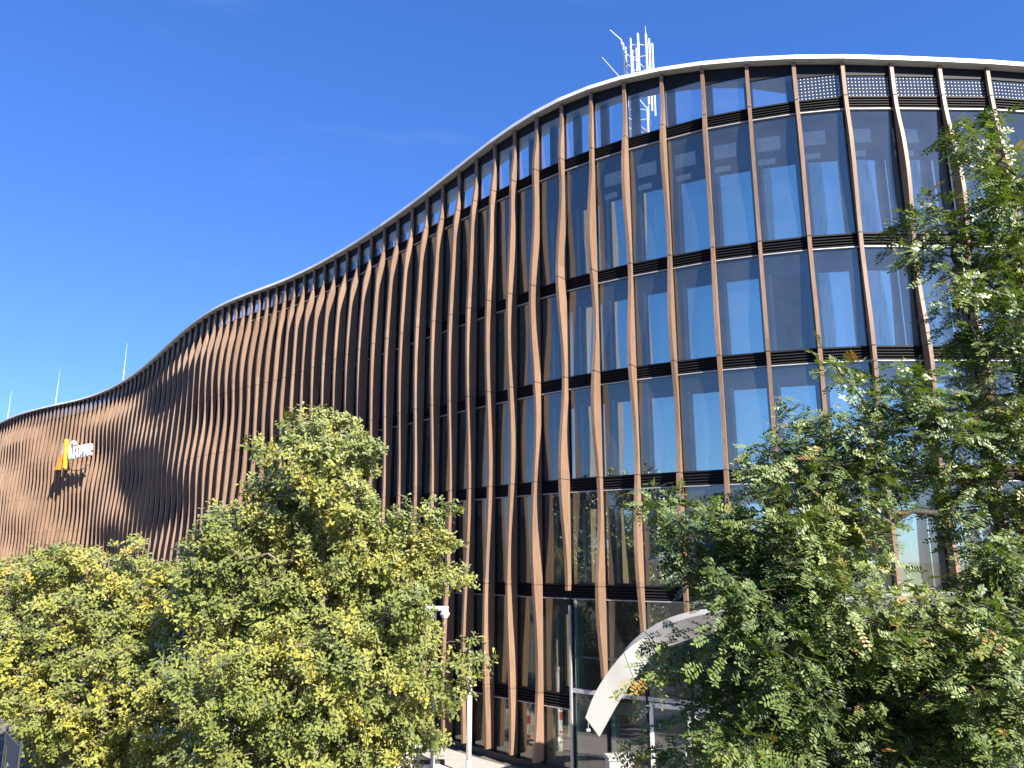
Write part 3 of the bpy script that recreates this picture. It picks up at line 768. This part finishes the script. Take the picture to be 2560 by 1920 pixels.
pal = empty('stone_pallet', pp, pa_); tag(pal, 'pallet of pale stacked paving stones in a wire cage', 'pallet')
m = MB()
for k in range(5): m.box(-.6, .6, -.4 + k * .175, -.3 + k * .175, .10, .13)
for k in (-.5, 0, .5): m.box(k - .05, k + .05, -.4, .4, 0, .10)
m.build('pallet_deck', M['bark'], pal)
for r_ in range(6):
    for c_ in range(3):
        m = MB(); m.box(-.56 + c_ * .38 + random.uniform(-.01, .01), -.20 + c_ * .38, -.36, .36, .131 + r_ * .13, .25 + r_ * .13); m.build('stone', M['wrapped'], pal)
m = MB()
for x in (-.61, .61):
    for y in (-.42, .42): m.tube((x, y, 0), (x, y, 1.15), .015, n=5)
for z in (.3, .55, .8, 1.05, 1.14):
    for y in (-.42, .42): m.tube((-.61, y, z), (.61, y, z), .008, n=4)
    for x in (-.61, .61): m.tube((x, -.42, z), (x, .42, z), .008, n=4)
m.build('wire_cage', M['galv'], pal)

# banner
bl, br = Vector((-13.0, 21.3)), Vector((-11.72, 19.8))
t = (br - bl); Lb = t.length; ba = math.atan2(t.y, t.x)
ban = empty('advertising_banner', (bl.x, bl.y, 0), ba); tag(ban, 'slate grey advertising banner with pale lettering and a mustard corner under the trees', 'banner')
m = MB(); m.box(0, Lb, -0.012, 0.012, 0.15, 2.25); m.build('fabric', M['banner'], ban)
for x in (-0.03, Lb + 0.03):
    m = MB(); m.tube((x, 0, 0), (x, 0, 2.4), 0.03, n=8); m.build('post', M['anthracite'], ban)
m = MB(); m.v = [(Lb - .01, -.016, .2), (Lb - .01, -.016, 1.0), (Lb * .45, -.016, .2)]; m.f = [(0, 1, 2)]; m.m = [0]; m.build('corner_print', M['bannery'], ban)
glyph_row('Crowe', 0.52, 0.002, M['bannertext'], ban, 0.55, 1.32, -0.018, 0.02, 0.8, 'letter')
m = MB(); m.v = [(.2, -.016, 2.0), (.36, -.016, 2.0), (.52, -.016, 1.25), (.36, -.016, 1.25)]; m.f = [(0, 1, 2, 3)]; m.m = [0]; m.build('logo_print', M['bannery'], ban)
m = MB(); m.box(.3, 1.5, -.016, -.0125, 1.02, 1.06); m.build('text_line', M['bannertext'], ban); m = MB(); m.box(.3, 1.6, -.016, -.0125, .86, .90); m.build('text_line', M['bannertext'], ban)

# ------------------------------------------------------------------ trees
def skeleton(base, trunk_top, tips, r_trunk, rnd, step=3):
    """greedy branch graph: every tip joins the nearest node already placed, through a bowed midpoint"""
    nodes = [np.array(base)]; par = [-1]
    for s in np.linspace(0, 1, 9)[1:]:
        nodes.append(np.array(base) + (np.array(trunk_top) - np.array(base)) * s + rnd.normal(0, 0.05, 3)); par.append(len(nodes) - 2)
    cost = [np.linalg.norm(nn - nodes[0]) for nn in nodes]
    order = np.argsort(np.linalg.norm(tips - np.array(trunk_top), axis=1))
    arr = np.zeros((len(nodes) + step * len(tips), 3)); arr[:len(nodes)] = nodes; cs = np.zeros(len(arr)); cs[:len(nodes)] = cost
    n = len(nodes)
    for o in order:
        p_ = tips[o]
        d = np.linalg.norm(arr[:n] - p_, axis=1) + 0.12 * cs[:n] + 1.5 * np.maximum(0, arr[:n, 2] - p_[2])
        d[0:4] += 5
        q = int(np.argmin(d)); a = arr[q]; L_ = np.linalg.norm(p_ - a); prev = q
        for s in range(1, step + 1):
            u = s / step
            pt = a + (p_ - a) * u + np.array([0, 0, 0.10 * L_ * math.sin(math.pi * u)]) + rnd.normal(0, 0.03 * L_, 3) * (u < 1)
            arr[n] = pt; cs[n] = cs[prev] + L_ / step; par.append(prev); prev = n; n += 1
    kids = np.zeros(n); 
    for k in range(n - 1, 0, -1): kids[par[k]] += kids[k] + 1
    tot = kids[0]
    rad = np.maximum(0.006, r_trunk * ((kids + 1) / (tot + 1)) ** 0.48)
    return arr[:n], par, rad

def branch_mesh(name, arr, par, rad, mat, parent):
    m = MB()
    for k in range(1, len(arr)):
        q = par[k]; m.tube(arr[q], arr[k], min(rad[q], rad[k] * 1.5), rad[k], n=7 if rad[k] > 0.05 else 4, caps=False)
    return m.build(name, mat, parent, smooth=True)

def leaves_mesh(name, org, dirs, nrms, size, shape, tone, mat, parent):
    """one polygon per leaf. shape: (k,3) outline in (along, across, lift)"""
    d = dirs / np.linalg.norm(dirs, axis=1, keepdims=True)
    c = np.cross(nrms, d); c /= np.maximum(1e-6, np.linalg.norm(c, axis=1, keepdims=True))
    nn = np.cross(d, c)
    sh = np.array(shape); K = len(sh); n = len(org)
    V = org[:, None, :] + size[:, None, None] * (sh[None, :, 0, None] * d[:, None, :] + sh[None, :, 1, None] * c[:, None, :] + sh[None, :, 2, None] * nn[:, None, :])
    V = V.reshape(-1, 3)
    me = bpy.data.meshes.new(name)
    # two halves folded along the midrib: outline is given as left chain then right chain sharing base (0) and tip (K//2)
    h = K // 2
    left = list(range(0, h + 1)); right = [0] + list(range(K - 1, h - 1, -1)); right = right[::-1]
    fl = np.array(left); fr = np.array([0] + list(range(h, K)))
    loops = np.concatenate([(np.arange(n)[:, None] * K + fl[None, :]), (np.arange(n)[:, None] * K + fr[None, :])], axis=1).ravel()
    me.vertices.add(len(V)); me.vertices.foreach_set('co', V.astype(np.float32).ravel())
    me.loops.add(len(loops)); me.loops.foreach_set('vertex_index', loops.astype(np.int32))
    sizes = np.tile([len(fl), len(fr)], n); starts = np.concatenate([[0], np.cumsum(sizes)[:-1]])
    me.polygons.add(2 * n); me.polygons.foreach_set('loop_start', starts.astype(np.int32))
    me.update(calc_edges=True); me.validate()
    at_ = me.attributes.new('tone', 'FLOAT', 'POINT'); at_.data.foreach_set('value', np.repeat(tone, K).astype(np.float32))
    me.materials.append(mat)
    return link(name, me, parent)

OAKSHAPE = [(0, 0, 0), (.35, .16, .04), (.5, .13, .03), (.75, .27, .07), (1.0, 0, -.03), (.75, -.27, .07), (.5, -.13, .03), (.35, -.16, .04)]
LEAFLET = [(0, 0, 0), (.3, .21, .03), (.75, .2, .03), (1.0, 0, 0), (.75, -.2, .03), (.3, -.21, .03)]
LIME = [(0, 0, 0), (.4, .4, .06), (1.0, 0, 0), (.4, -.4, .06)]

def blob_points(blobs, d0, spread, density, rnd, clump=5, cr=0.15):
    """sample points through a crown given as pixel discs at the tree's own distance, rounded in depth"""
    P_, Cn = [], []
    for (px, py, r) in blobs:
        k = (px * 13 + py * 7) % 97 / 97.0 - 0.5
        d = d0 + spread * 2 * k; c = np.array(at(px, py, d)); rm = r * d / 1990.0
        n = max(2, int(density * (rm ** 2) * 4 / clump))
        v = rnd.normal(size=(n, 3)); v /= np.linalg.norm(v, axis=1, keepdims=True)
        rr = rnd.random(n) ** 0.42
        q = c + v * rr[:, None] * rm * np.array([1.0, 1.25, 1.0])
        sc_ = q - v * 0.22 + np.array([0, 0, -0.06])            # each spray has its own centre so that its leaves fan outwards
        q = np.repeat(q, clump, 0) + rnd.normal(0, cr, (n * clump, 3)) * np.array([1, 1, 0.7])
        P_.append(q); Cn.append(np.repeat(sc_, clump, 0))
    return np.concatenate(P_), np.concatenate(Cn)

def oak_tree(label, blobs, d0, spread, basepx, seed, density, per, group=None, size=(0.095, 0.155), toneb=0.0, extra=None):
    rnd = np.random.default_rng(seed)
    tips, cen = blob_points(blobs, d0, spread, density, rnd)
    a_, _ = ray(basepx, 1900); bx = a_ * d0
    root = empty('oak_tree', (bx, d0, 0)); tag(root, label, 'tree', group)
    off = np.array([bx, d0, 0])
    top = np.array([bx, d0, tips[:, 2].max() - off[2] - 0.9])
    sk = tips[rnd.permutation(len(tips))[:520]]
    arr, par, rad = skeleton(off, top, sk, 0.22, rnd)
    branch_mesh('trunk', arr - off, par, rad, M['bark'], root)
    # leaf rosettes
    n = len(tips); out = (tips - cen); out /= np.maximum(0.05, np.linalg.norm(out, axis=1, keepdims=True))
    ax = out + np.array([0, 0, 0.5]) + rnd.normal(0, 0.45, (n, 3)); ax /= np.linalg.norm(ax, axis=1, keepdims=True)
    ax = np.repeat(ax, per, 0); org = np.repeat(tips, per, 0)
    N_ = len(org)
    rv = rnd.normal(size=(N_, 3)); rv -= (rv * ax).sum(1, keepdims=True) * ax; rv /= np.linalg.norm(rv, axis=1, keepdims=True)
    dr_ = rv + ax * rnd.uniform(-0.15, 0.9, (N_, 1)) + np.array([0, 0, -0.12])
    org = org + rnd.normal(0, 0.055, (N_, 3)) - off
    nr = ax * 0.8 + rnd.normal(0, 0.42, (N_, 3)) + np.array([0.40, -0.50, 0.55])
    # yellowing comes in patches: a few sprays turn together
    f = tips @ np.array([0.9, 0.7, 1.1]); patch = 0.5 + 0.5 * np.sin(f * 2.1 + 2 * np.sin(tips @ np.array([1.3, -0.6, 0.8])))
    tone = np.clip(np.repeat(0.45 + toneb + 0.30 * patch ** 2 + rnd.normal(0, 0.07, n), per) + rnd.normal(0, 0.07, N_), 0, 0.99)
    print('oak leaves', N_)
    leaves_mesh('crown', org, dr_, nr, rnd.uniform(size[0], size[1], N_), OAKSHAPE, tone, M['oakleaf'], root)
    return root

OAK1 = [(735,1048,20),(797,1037,34),(822,1062,40),(858,1066,45),(790,1100,62),(722,1112,50),(668,1128,30),(625,1106,22),(880,1130,55),(925,1142,32),(905,1168,40),(790,1180,85),(700,1205,62),(648,1228,36),(850,1235,75),(905,1250,40),(745,1275,95),(655,1300,62),(575,1300,45),(528,1322,45),(930,1285,42),(1010,1290,30),(1078,1300,40),(1122,1288,22),(975,1345,62),(1062,1372,62),(1125,1362,26),(860,1362,105),(710,1392,125),(580,1398,90),(490,1392,50),(965,1430,95),(1075,1445,62),(1135,1432,20),(1168,1446,24),(1040,1520,72),(920,1530,120),(760,1535,140),(600,1530,125),(490,1480,70),(1000,1630,85),(1062,1600,45),(880,1665,140),(720,1690,150),(560,1680,140),(1040,1715,60),(1090,1690,22),(1100,1762,26),(1135,1750,16),(950,1790,120),(800,1830,140),(640,1840,140),(1030,1835,55),(1075,1850,30),(1180,1622,24),(1150,1648,22),(1196,1665,14),(1165,1715,18),(900,1930,120),(720,1960,140),(540,1860,110)]
OAK2 = [(40,1420,45),(105,1415,55),(185,1405,42),(235,1392,30),(338,1352,16),(330,1385,24),(300,1430,55),(150,1450,80),(400,1450,60),(455,1430,36),(50,1500,90),(200,1520,125),(350,1520,120),(470,1500,70),(40,1620,100),(200,1650,140),(360,1650,140),(480,1620,90),(60,1735,75),(150,1760,100),(280,1780,120),(420,1770,120),(20,1690,70),(330,1880,120),(180,1840,60),(240,1900,90),(450,1890,110),(-60,1560,110),(-60,1680,80),(105,1845,42),(95,1795,48),(125,1900,50),(40,1770,45)]
oak_tree('tall leafy oak tree turning yellow, rising in front of the wooden fins', OAK1, 20.0, 1.1, 790, 11, 62, 14)
oak_tree('broad lower oak tree with yellowing leaves below the letter sign', OAK2, 23.0, 1.2, 250, 12, 54, 14, toneb=0.05)

ROBB = [(2385,312,28),(2425,345,40),(2480,375,58),(2545,425,80),(2500,300,16),(2525,510,75),(2600,520,90),(2235,600,24),(2285,575,36),(2335,540,40),(2395,560,55),(2300,625,34),(2360,640,40),(2445,620,75),(2535,680,100),(2400,700,45),(2475,790,85),(2560,850,110),(2430,860,50),(2395,800,22),(2082,925,20),(2115,950,28),(2150,975,36),(2215,985,48),(2290,1000,62),(2010,1025,28),(2055,1040,40),(2130,1065,62),(2225,1090,80),(2330,1080,90),(2450,1030,110),(2560,1100,120),(1925,1120,30),(1975,1125,45),(2050,1150,75),(1915,1190,36),(1880,1245,34),(1905,1290,48),(1625,1250,20),(1655,1265,34),(1700,1288,44),(1752,1308,44),(1815,1318,46),(1880,1335,55),(1980,1245,85),(2100,1190,100),(2230,1205,70),(2370,1190,75),(2500,1270,120),(1690,1360,50),(1775,1395,64),(1865,1405,75),(1965,1370,95),(2085,1330,100),(2190,1300,50),(1725,1435,30),(1775,1465,32),(1855,1490,78),(1960,1490,95),(2080,1460,100),(2190,1440,50),(2480,1400,60),(2560,1420,90),(2520,1510,80),(2300,1510,36),(2410,1520,50),(1655,1622,18),(1700,1618,24),(1765,1625,36),(1850,1610,66),(1960,1600,105),(2080,1600,110),(2200,1600,105),(2320,1600,100),(2440,1600,105),(2560,1620,110),(1640,1670,30),(1690,1690,42),(1760,1675,55),(1850,1700,90),(1970,1710,115),(2100,1720,120),(2230,1730,120),(2360,1740,120),(2490,1750,120),(1625,1885,34),(1670,1895,36),(1720,1905,40),(1800,1790,50),(1860,1830,90),(1970,1850,115),(2100,1860,120),(2230,1850,120),(2360,1860,110),(2500,1860,100),(1830,1910,70),(2620,1300,120),(2620,1750,120),(2640,1000,120)]
def robinia(label, blobs, d0, spread, seed, density):
    rnd = np.random.default_rng(seed)
    tips, cen = blob_points(blobs, d0, spread, density, rnd, 4, 0.09)
    bx, by = 5.9, d0 + 0.4
    root = empty('robinia_tree', (bx, by, 0)); tag(root, label, 'tree'); off = np.array([bx, by, 0])
    sk = tips[rnd.permutation(len(tips))[:420]]
    arr, par, rad = skeleton(off, np.array([bx - 0.3, by, 9.6]), sk, 0.11, rnd)
    branch_mesh('trunk', arr - off, par, rad, M['darkbark'], root)
    per = 3; n = len(tips) * per
    org = np.repeat(tips, per, 0) + rnd.normal(0, 0.05, (len(tips) * per, 3))
    out = np.repeat(tips - cen, per, 0); out /= np.maximum(0.05, np.linalg.norm(out, axis=1, keepdims=True))
    ra = out * 0.7 + rnd.normal(0, 0.6, (n, 3)); ra[:, 2] = ra[:, 2] * 0.45 - 0.08; ra[:, 0] -= 0.25
    ra /= np.linalg.norm(ra, axis=1, keepdims=True)
    up = np.array([0.38, -0.55, 0.95]) + rnd.normal(0, 0.38, (n, 3))
    side = np.cross(up, ra); side /= np.linalg.norm(side, axis=1, keepdims=True); up = np.cross(ra, side)
    Lr = rnd.uniform(0.13, 0.23, n); pairs = 6
    O, D_, NN, SZ, T = [], [], [], [], []
    tone = np.clip(rnd.normal(0.52, 0.2, n) + 0.16 * np.sin(org @ np.array([2.2, 1.1, 1.7])), 0, 0.96)
    tone[rnd.random(n) < 0.004] = 1.0
    for q in range(pairs):
        u = 0.22 + 0.70 * q / (pairs - 1)
        basep = org + ra * (Lr * u)[:, None] - np.array([0, 0, 1.0]) * (0.22 * Lr * u * u)[:, None]
        for s in (-1, 1):
            O.append(basep); D_.append(side * s + ra * 0.32 + rnd.normal(0, 0.12, (n, 3))); NN.append(up + side * s * rnd.normal(-0.1, 0.25, (n, 1)) + rnd.normal(0, 0.15, (n, 3)))
            SZ.append(rnd.uniform(0.040, 0.058, n)); T.append(tone + rnd.normal(0, 0.04, n))
    O.append(org + ra * Lr[:, None] - np.array([0, 0, 1.0]) * (0.22 * Lr)[:, None]); D_.append(ra); NN.append(up); SZ.append(rnd.uniform(0.040, 0.058, n)); T.append(tone)
    leaves_mesh('crown', np.concatenate(O) - off, np.concatenate(D_), np.concatenate(NN), np.concatenate(SZ), LEAFLET, np.clip(np.concatenate(T), 0, 1), M['robleaf'], root)
    print('robinia leaves', n)
    m = MB()      # leaf stalks
    for q in range(0, n, 2):
        a = org[q] - off; m.tube(a, a + ra[q] * Lr[q] - np.array([0, 0, 0.22 * Lr[q]]), 0.0022, 0.0014, n=3, caps=False)
    m.build('leaf_stalks', M['bark'], root)
    return root
robinia('green robinia tree with feathery compound leaves hanging before the entrance canopy', ROBB, 8.0, 0.9, 21, 150)

# trees across the street, seen only mirrored in the windows
def lime_tree(seed):
    rnd = np.random.default_rng(seed); root = empty('lime_tree')
    n = 9000; lob = rnd.normal(size=(26, 3)); lob /= np.linalg.norm(lob, axis=1, keepdims=True); lob *= rnd.uniform(1.2, 3.2, (26, 1)); lob[:, 2] = lob[:, 2] * 1.25 + 8.6
    w = rnd.integers(0, 26, n); v = rnd.normal(size=(n, 3)); v /= np.linalg.norm(v, axis=1, keepdims=True)
    org = lob[w] + v * (rnd.random(n) ** 0.4 * 1.7)[:, None]
    leaves_mesh('crown', org, rnd.normal(size=(n, 3)), v + rnd.normal(0, 0.5, (n, 3)) + np.array([0, 0, .4]), rnd.uniform(0.22, 0.40, n), LIME, rnd.random(n), M['limeleaf'], root)
    arr, par, rad = skeleton(np.array([0, 0, 0.]), np.array([0, 0, 9.]), lob, 0.3, rnd); branch_mesh('trunk', arr, par, rad, M['darkbark'], root)
    return root
protos = [lime_tree(31), lime_tree(32)]
spots = [(-22, -9, 1.0), (-30, -3, 1.1), (-38, 4, 1.0), (-47, 9, 1.15), (-15, -15, 1.05), (-7, -20, 0.95), (2, -23, 1.0), (11, -24, .95), (20, -25, 1.0), (30, -26, 1.05), (-56, 18, 1.1)]
for k, (x, y, s) in enumerate(spots):
    o = protos[k] if k < 2 else copy_tree(protos[k % 2])
    o.location = (x, y, 0); o.scale = (s, s, s * random.uniform(0.95, 1.12)); o.rotation_euler = (0, 0, random.uniform(0, 6.28))
    tag(o, 'dark leafy lime tree across the street mirrored in the windows', 'tree', 'lime trees across the street')
